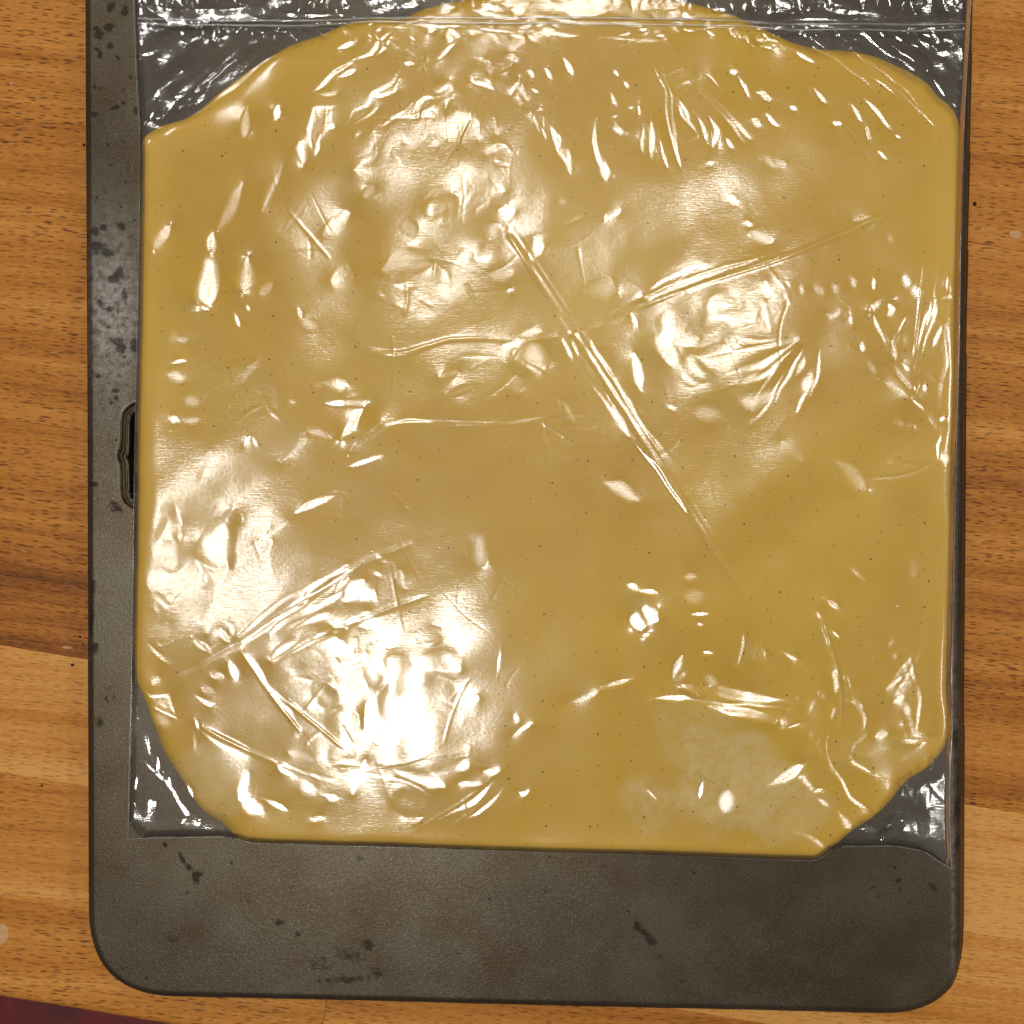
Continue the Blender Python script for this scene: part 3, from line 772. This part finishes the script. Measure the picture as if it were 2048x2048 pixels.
for part in FACETS.replace('\n', '|').split('|'):
    v = part.split()
    if len(v) < 4: continue
    v = list(map(float, v))
    ox, oy = OFF[int(v[0])]
    pts = np.array(v[2:]).reshape(-1, 2) * K + np.array([ox, oy])
    strokes.append((abs(v[1]) * K, v[1] < 0, pts))
# crumpled lip above the zipper: short upright pleats
r3 = random.Random(3)
xx = 275.0
while xx < 1938:
    yb = np.interp(xx, [267, 1942], [22, 34])
    hgt = r3.uniform(14, 40)
    y0 = yb - r3.uniform(2, 10)
    strokes.append((r3.uniform(2, 7), r3.random() < .2, np.array([(xx, y0), (xx + r3.uniform(-7, 7), y0 - hgt * .5), (xx + r3.uniform(-10, 10), y0 - hgt)])))
    xx += r3.uniform(11, 34)

vn1 = fnoise(FX.shape, 22, 101, (.5, 1.6)); vn2 = fnoise(FX.shape, 22, 102, (.6, 1.4))
vn3 = fnoise(FX.shape, 8, 103); vn4 = fnoise(FX.shape, 8, 104, (2.5, .8))
wn1 = fnoise(FX.shape, 34, 91); wn2 = fnoise(FX.shape, 12, 92)
for _ in range(150):
    xx = r3.uniform(272, 760) if r3.random() < .42 else (r3.uniform(1400, 1936) if r3.random() < .75 else r3.uniform(760, 1400))
    yy = np.interp(xx, [267, 1942], [40, 58]) + abs(r3.gauss(0, 13)) + 2
    L = r3.uniform(6, 30); a = r3.choice([r3.uniform(-.3, .3), r3.uniform(.5, 1.2), r3.uniform(-1.2, 1.2)])
    p0 = np.array([xx, yy]); dv = np.array([math.cos(a), math.sin(a)])
    strokes.append((r3.uniform(1.5, 4.5), False, np.array([p0, p0 + dv * L * .5 + (0, r3.uniform(-3, 3)), p0 + dv * L])))
for _ in range(60):
    xx = r3.uniform(272, 1900); yy = np.interp(xx, [267, 1942], [20, 32]) - r3.uniform(0, 26)
    strokes.append((r3.uniform(4, 13), r3.random() < .4, np.array([(xx, yy), (xx + r3.uniform(10, 50), yy + r3.uniform(-3, 4))])))
WM = np.zeros(FX.shape)                       # strength of the facet
TX = np.zeros(FX.shape); TY = np.zeros(FX.shape)
HZ = np.zeros(FX.shape)
for (w, weak, pts) in strokes:
    hw = max(w / 2, 1.5)
    m = 2.4 * hw + 20
    j0 = max(int((pts[:, 0].min() - m - 236) / P_), 0); j1 = min(int((pts[:, 0].max() + m - 236) / P_) + 2, W_)
    i0 = max(int((pts[:, 1].min() - m + 150) / P_), 0); i1 = min(int((pts[:, 1].max() + m + 150) / P_) + 2, H_)
    if j1 <= j0 or i1 <= i0: continue
    sl = (slice(i0, i1), slice(j0, j1))
    x, y = FX[sl] + 2.2 * wobp[sl], FY[sl] + 2.0 * np.roll(wobp, 37, 1)[sl]
    d2 = np.full(x.shape, 1e9); tt = np.zeros(x.shape); nseg = len(pts) - 1
    for i_, (a, b) in enumerate(zip(pts[:-1], pts[1:])):
        e = b - a
        t = np.clip(((x - a[0]) * e[0] + (y - a[1]) * e[1]) / (e @ e + 1e-9), 0, 1)
        dd = (x - a[0] - t * e[0]) ** 2 + (y - a[1] - t * e[1]) ** 2
        tt = np.where(dd < d2, (i_ + t) / nseg, tt)
        d2 = np.minimum(d2, dd)
    d = np.sqrt(d2)
    if np.hypot(*(pts[-1] - pts[0])) > 1.6 * w:
        sk = 0.28 + 0.3 * ((int(pts[0, 0] * 7) % 10) / 10)
        d = d / (0.25 + 0.75 * sstep(-.02, sk, tt) * sstep(1.02, .55 + sk * .4, tt))
    soft = min(2.0 + 0.6 * hw, 26)
    d = d + hw * (0.30 * wn1[sl] + 0.16 * wn2[sl])
    wgt = sstep(hw + soft, hw - soft * .6, d)
    # lamp: small tilt, preferably across the stroke
    mid = pts[len(pts) // 2] if len(pts) > 2 else pts.mean(0)
    ii = min(max(int((mid[1] + 150) / P_), 0), H_ - 1); jj = min(max(int((mid[0] - 236) / P_), 0), W_ - 1)
    dv = pts[-1] - pts[0]; ln = np.hypot(*dv)
    el = min(ln / (w + 1e-6) / 4, 1.0)
    dv = np.array([dv[0], -dv[1]]) / (ln + 1e-9)
    best = None
    for q, (g0, g1) in enumerate(GL):
        gx0, gy0 = g0[ii, jj] - bgx[ii, jj], g1[ii, jj] - bgy[ii, jj]
        mag = math.hypot(gx0, gy0) + 1e-6
        al = abs(gx0 * dv[0] + gy0 * dv[1]) / mag
        cost = (mag + 0.02) * (1 + 1.6 * el * al)
        if best is None or cost < best[0]: best = (cost, q)
    g0, g1 = GL[best[1]]
    fxv, fyv = bgx[sl] - g0[sl], bgy[sl] - g1[sl]
    fl = np.sqrt(fxv * fxv + fyv * fyv) + 1e-6
    e_ = (0.028 if weak else 0.0) + 0.055 * sstep(0.25 * hw, 1.15 * hw + 1.0, d) * min(1.0, hw / 6)
    kx_, ky_ = fxv / fl * e_, fyv / fl * e_
    if hw > 3:
        bo = 1.0 + min(hw / 30, 1.0) * 0.9
        kx_ = kx_ + bo * (vn1[sl] * 0.013 + vn3[sl] * 0.004); ky_ = ky_ + bo * (vn2[sl] * 0.013 + vn4[sl] * 0.005)
    new = wgt > WM[sl]
    TX[sl] = np.where(new, g0[sl] + kx_, TX[sl]); TY[sl] = np.where(new, g1[sl] + ky_, TY[sl])
    HZ[sl] = np.where(new, (0.25 if weak else 0.0) * wgt, HZ[sl])
    WM[sl] = np.maximum(WM[sl], wgt * (0.85 if weak else 1.0))
HZ = HZ * sstep(-6, 2, sdd) - 0.25 * sstep(2, -6, sdd)

# start from gentle random waves, then pull facets to their tilt; heights come from a Poisson solve
n1 = fnoise(FX.shape, 26, 41) * 0.00008 + fnoise(FX.shape, 70, 42) * 0.0005 + fnoise(FX.shape, 9, 43) * 0.000012
crumple = sstep(10, -30, sdd)
n1 += crumple * (fnoise(FX.shape, 20, 44) * 0.00018 + fnoise(FX.shape, 7, 45) * 0.00002)
hgt = n1
ky = np.fft.fftfreq(H_)[:, None] * 2 * math.pi / wp
kx = np.fft.rfftfreq(W_)[None, :] * 2 * math.pi / wp
k2 = kx * kx + ky * ky; k2[0, 0] = 1
LOW = 1 / (1 + (1 / (k2 * 0.035 ** 2)))        # let go of very long waves
def project(gx, gyw):
    A = np.fft.rfft2(gx); B = np.fft.rfft2(-gyw)         # grid y runs down
    Hh = -1j * (kx * A + ky * B) / k2
    Hh[0, 0] = 0
    Hh *= LOW
    return Hh
gy_, gx_ = np.gradient(hgt, wp)
gx, gyw = gx_, -gy_
gx = gx + 0; gyw = gyw + 0
TOL = [0.5 * max(l[2], l[3]) * S / D / 2 + 0.010 for l in LAMPS]
free = 1 - np.clip(WM * 1.3, 0, 1)
for it in range(22):
    tx, ty = gx + bgx, gyw + bgy
    # stay clear of unwanted mirror angles outside the facets
    for q in range(6):
        g0, g1 = GL[q]
        dx, dy = tx - g0, ty - g1
        r = np.sqrt(dx * dx + dy * dy) + 1e-6
        tol = TOL[q]
        push = np.where(r < tol, (tol / r - 1), 0) * free * 0.8
        tx = tx + dx * push; ty = ty + dy * push
    gx = (tx - bgx); gyw = (ty - bgy)
    gx = gx * (1 - WM) * 0.985 + WM * (TX - bgx)
    gyw = gyw * (1 - WM) * 0.985 + WM * (TY - bgy)
    Hh = project(gx, gyw)
    gx = np.fft.irfft2(1j * kx * Hh, s=FX.shape)
    gyw = -np.fft.irfft2(1j * ky * Hh, s=FX.shape)
hgt = np.fft.irfft2(Hh, s=FX.shape)

# long sharp creases laid over it (photo px, half width px, slope)
def crease(pts, hw, amp, f0=.25):
    global hgt
    pts = chaikin(pts, 2, False)
    m = hw * 5
    j0 = max(int((pts[:, 0].min() - m - 236) / P_), 0); j1 = min(int((pts[:, 0].max() + m - 236) / P_) + 2, W_)
    i0 = max(int((pts[:, 1].min() - m + 150) / P_), 0); i1 = min(int((pts[:, 1].max() + m + 150) / P_) + 2, H_)
    x, y = FX[i0:i1, j0:j1], FY[i0:i1, j0:j1]
    d2 = np.full(x.shape, 1e9); tt = np.zeros(x.shape)
    n = len(pts) - 1
    for i, (a, b) in enumerate(zip(pts[:-1], pts[1:])):
        e = b - a
        t = np.clip(((x - a[0]) * e[0] + (y - a[1]) * e[1]) / (e @ e + 1e-9), 0, 1)
        d = (x - a[0] - t * e[0]) ** 2 + (y - a[1] - t * e[1]) ** 2
        tt = np.where(d < d2, (i + t) / n, tt)
        d2 = np.minimum(d2, d)
    fade = sstep(0, f0, tt) * sstep(1, 1 - f0, tt) * np.clip(.75 + .4 * wn1[i0:i1, j0:j1], .1, 1.4) * 0.72
    hgt[i0:i1, j0:j1] += amp * hw * scl(Z_FILM) * np.exp(-d2 / (hw * hw)) * fade
crease([(1015, 465), (1140, 655), (1250, 825), (1350, 980), (1430, 1100), (1505, 1212)], 6, .28, .06)
crease([(1030, 462), (1152, 648), (1262, 818), (1362, 975), (1440, 1095)], 3.5, .22, .1)
crease([(735, 702), (800, 708), (850, 692), (910, 674), (1080, 682), (1200, 655), (1270, 620), (1340, 590), (1440, 555), (1560, 520), (1700, 460), (1805, 412)], 4.5, .26, .12)
crease([(1190, 640), (1290, 590), (1420, 540), (1520, 515)], 3.5, .2)
crease([(350, 1352), (480, 1283), (600, 1205), (720, 1130), (830, 1085)], 7, -.26)
crease([(520, 1345), (600, 1290), (730, 1235), (860, 1190)], 5, -.2)
crease([(690, 920), (765, 850), (840, 842), (1000, 850), (1090, 838)], 4, .12)
crease([(480, 1300), (540, 1390), (605, 1468)], 3.5, .25)
crease([(560, 1395), (620, 1440), (690, 1500)], 3, .2)
crease([(1440, 1210), (1390, 1290), (1345, 1345)], 3.5, -.2)
crease([(1640, 1225), (1670, 1310), (1690, 1380), (1682, 1470)], 7, -.22)
crease([(405, 1455), (470, 1490), (560, 1530), (640, 1560)], 4, .24)
crease([(1850, 520), (1835, 640), (1828, 720)], 2.5, .2)
crease([(1865, 930), (1855, 1150), (1838, 1300)], 2.5, .07)
crease([(1680, 70), (1790, 160), (1860, 250)], 3, .2)
crease([(1640, 60), (1740, 130), (1830, 210), (1880, 262)], 3, .16)
crease([(330, 240), (400, 175), (470, 115), (560, 62)], 4, .3)
crease([(345, 150), (420, 105), (500, 60)], 4, .25)
rc = random.Random(77)
for _ in range(330):
    x0, y0 = rc.uniform(290, 1900), rc.uniform(70, 1690)
    a = rc.choice([rc.gauss(-.55, .35), rc.gauss(1.0, .35), rc.uniform(-1.6, 1.6)]); L = rc.uniform(18, 150)
    bnd = rc.uniform(-.12, .12) * L
    crease([(x0, y0), (x0 + math.cos(a) * L / 2 - math.sin(a) * bnd, y0 + math.sin(a) * L / 2 + math.cos(a) * bnd), (x0 + math.cos(a) * L, y0 + math.sin(a) * L)],
           rc.uniform(1.6, 4.5), rc.choice([-1, 1]) * rc.uniform(.02, .10))
for (w, weak, pts) in strokes:
    if w < 8 and not weak and len(pts) >= 2 and pts[0, 1] > 60:
        e0 = pts[0] - pts[1]; e1 = pts[-1] - pts[-2]
        L = np.hypot(*(pts[-1] - pts[0]))
        if L < 14: continue
        k0 = (0.25 + .4 * rc.random()) * L; k1 = (0.25 + .4 * rc.random()) * L
        p = np.vstack([pts[:1] + e0 / np.hypot(*e0) * k0, pts, pts[-1:] + e1 / np.hypot(*e1) * k1])
        crease(p, max(1.6, w * .45), rc.choice([-1, 1]) * rc.uniform(.03, .09), .3)
film = base + hgt
film = np.maximum(film, Z_SHEET + 0.00035)

bag = empty('plastic_bag', (wx(1090, Z_SHEET), wy(860, Z_SHEET), Z_SHEET))
tag(bag, 'clear wrinkled zip-top plastic bag with flattened yellow dough inside', 'plastic bag')
bpy.context.view_layer.update()
sdb = poly_sdf(FX, FY, chaikin(bag_poly, 1))
used, F, X, Y = trimmed_grid(FX, FY, sdb, P_)
mE = 0.6 * sstep(-12, 3, sdd)
film_b = Z_SHEET + 0.0005 + (film - Z_SHEET - 0.0005) * (mE + (1 - mE) * sstep(0, 9, sdb))
film_e = film_b
ze = film_e.ravel()[used]
V = np.stack([wx(X.ravel()[used], ze), wy(Y.ravel()[used], ze), ze], 1)
gy, gx = np.gradient(sdb, P_)
gl = np.hypot(gx, gy) + 1e-9
nrm = np.stack([-(gx / gl).ravel()[used], (gy / gl).ravel()[used]], 1)
V, F, bv = add_skirt(V, F, [(0.0002, Z_SHEET + 0.0004)], nrm, True)
front = child(mesh_np('front_film', V, F, M_FILM, attrs={'haze': ext(HZ.ravel()[used], bv, 1)}), bag)

# back film, flat on the sheet
P2 = 8.0
bx_, by_ = np.meshgrid(np.arange(236, 1964, P2), np.arange(-150, 1756, P2))
s2 = poly_sdf(bx_, by_, chaikin(bag_poly, 1))
u2, F2, X2, Y2 = trimmed_grid(bx_, by_, s2, P2)
zb = Z_SHEET + 0.00022 + 0.00009 * np.abs(fnoise(bx_.shape, 4, 51))
V2 = np.stack([wx(X2.ravel()[u2], Z_SHEET), wy(Y2.ravel()[u2], Z_SHEET), zb.ravel()[u2]], 1)
back = child(mesh_np('back_film', V2, F2, M_BACK), bag)

# seams and zipper
def path3(pts, z, dz=0.0):
    P = resample(pts, 6)
    return np.array([(wx(a, z), wy(b, z), z + dz) for a, b in P])
bp = chaikin(bag_poly, 1)
i_l = [p for p in bag_poly[:12]]
i_b = [p for p in bag_poly[11:26]]
i_r = [p for p in bag_poly[25:]]
for nm, seq, r in (('side_seam', i_l, 0.00013), ('side_seam', i_r, 0.00017), ('bottom_seam', i_b, 0.00011)):
    child(tube(nm, path3(seq, Z_SHEET + 0.0007), r, M_SEAM, None, 8, 0.8, 0.12, 5), bag)
for (ya, yb, r) in ((29, 42, 0.00034), (38, 55, 0.00030)):
    P = resample([(269, ya), (1935, yb)], 7)
    wv = np.convolve(np.random.default_rng(int(ya)).standard_normal(len(P)), np.ones(15) / 15, 'same')
    pts3 = []
    for (a, b), ww in zip(P, wv):
        j = int((a - 236) / P_); i = int((b + 150) / P_)
        pts3.append((wx(a, Z_FILM), wy(b + 1.5 * ww, Z_FILM), max(film[i - 3:i + 4, j - 3:j + 4].max() * .5 + base[i, j] * .5, Z_SHEET + .0008) + 0.0001))
    pts3 = np.array(pts3)
    k9 = np.ones(9) / 9
    zp = np.pad(pts3[:, 2], 4, 'edge'); pts3[:, 2] = np.convolve(zp, k9, 'valid')
    child(tube('zipper_track', pts3, r, M_SEAM, None, 10, 0.7, 0.3, int(yb)), bag)

# ------------------------------------------------------------------ dough slab under the film
PD = 4.0
sub_ = 2
DX, DY = FX[::sub_, ::sub_], FY[::sub_, ::sub_]
sdo = sdd[::sub_, ::sub_]
top = gblur(film_b, 4)
gap = np.clip(top - film_b, 0, None)
low = top - gblur(gap, 3) - 0.00045
low = np.minimum(low, film_b - 0.00012)[::sub_, ::sub_]
zs = np.clip(low, Z_SHEET + 0.0004, None)
ed = np.clip(sdo / 13.0, 0, 1)
zs = Z_SHEET + 0.0004 + (zs - Z_SHEET - 0.0004) * (0.5 + 0.5 * np.sqrt(np.clip(1 - (1 - ed) ** 2, 0, 1)))
used, F, X, Y = trimmed_grid(DX, DY, sdo, PD)
pale = 0.0 * DX
def patch(x, y, rx, ry, w):
    global pale
    pale = np.maximum(pale, w * sstep(1.25, .75, np.hypot((DX - x) / rx, (DY - y) / ry) + .16 * fnoise(DX.shape, 9, int(x))))
patch(1450, 1570, 150, 95, 1.0); patch(1560, 1620, 100, 60, .8); patch(430, 1560, 70, 60, .75); patch(1760, 1510, 90, 40, .35)
patch(1385, 1470, 90, 60, .45)
pale = np.maximum(pale, .55 * sstep(1800, 1905, DX) * sstep(700, 1000, DY) * sstep(14, 2, sdo))  # right edge coloured paler to stand for light on the dough's side
ze = zs.ravel()[used]
V = np.stack([wx(X.ravel()[used], ze), wy(Y.ravel()[used], ze), ze], 1)
rimtone = sstep(90, 10, sdo) * np.where(DX < 1000, 1.0, .8) * np.where(DY < 120, .3, 1)
dough = empty('dough_slab', (wx(1090, Z_SHEET), wy(870, Z_SHEET), Z_SHEET + .0004))
tag(dough, 'flat yellow dough with tiny dark specks, rolled out inside the clear bag', 'dough')
bpy.context.view_layer.update()
gy, gx = np.gradient(sdo, PD)
gl = np.hypot(gx, gy) + 1e-9
nrm = np.stack([-(gx / gl).ravel()[used], (gy / gl).ravel()[used]], 1)
V, F, bv = add_skirt(V, F, [(0.0, Z_SHEET + 0.0003)], nrm, True)
child(mesh_np('slab', V, F, M_DOUGH, attrs={'pale': ext(pale.ravel()[used], bv, 1), 'rimtone': ext(rimtone.ravel()[used], bv, 1)}), dough)

# ------------------------------------------------------------------ crumbs and dried spots on the worktop
def lump(name, x, y, rx, ry, h, mat, seed, zb=0.0, rot=0.0):
    r = np.random.default_rng(seed)
    n, m = 22, 5
    V = []; F = []
    rad = 1 + .22 * np.convolve(np.tile(r.standard_normal(n), 3), np.ones(5) / 5, 'same')[n:2 * n]
    for k in range(m):
        a = k / m * math.pi / 2
        for i in range(n):
            t = i / n * 2 * math.pi
            V.append((rx * rad[i] * math.cos(a) * math.cos(t), ry * rad[i] * math.cos(a) * math.sin(t), h * math.sin(a)))
    V.append((0, 0, h))
    for k in range(m - 1):
        for i in range(n):
            F.append((k * n + i, k * n + (i + 1) % n, (k + 1) * n + (i + 1) % n, (k + 1) * n + i))
    for i in range(n): F.append(((m - 1) * n + i, (m - 1) * n + (i + 1) % n, m * n))
    o = mesh_np(name, V, F, mat)
    o.location = (wx(x, zb), wy(y, zb), zb)
    o.rotation_euler = (0, 0, rot)
    return o
g = 'dark crumbs scattered on the worktop'
for i, (x, y, a, b, lab) in enumerate([
        (1949, 408, 4.0, 4.5, 'dark crumb touching the right edge of the baking sheet'),
        (145, 1330, 3.4, 3.0, 'largest dark crumb on the wood left of the baking sheet'),
        (160, 1274, 2.6, 2.4, 'dark crumb beside the left edge of the sheet, upper of two close together'),
        (166, 1288, 2.2, 2.0, 'dark crumb beside the left edge of the sheet, lower of two close together'),
        (84, 1571, 2.4, 2.2, 'small dark crumb alone on the pale lower left strip of wood'),
        (168, 290, 3.0, 3.4, 'dark crumb against the upper left edge of the baking sheet')]):
    o = lump('crumb', x, y, a * S, b * S, .8 * a * S, M_CRUMB, i)
    tag(o, lab, 'crumb', g)
g = 'pale dried spots on the worktop'
for i, (x, y, a, b, lab) in enumerate([
        (2030, 469, 12, 9, 'pale dried dough spot on the wood right of the sheet'),
        (2, 1866, 14, 20, 'large pale dough smear at the lower left edge of the wood'),
        (24, 167, 4, 3.5, 'tiny pale dried spot on dark grain, left one of the upper left pair'),
        (114, 167, 3, 3, 'tiny pale dried spot on dark grain, right one of the upper left pair'),
        (135, 1295, 11, 3, 'thin pale smear on the wood beside the left strip seam')]):
    o = lump('dried_spot', x, y, a * S, b * S, .00025, M_FLOUR, 20 + i, 0.0, -.1)
    tag(o, lab, 'dough spot', g)
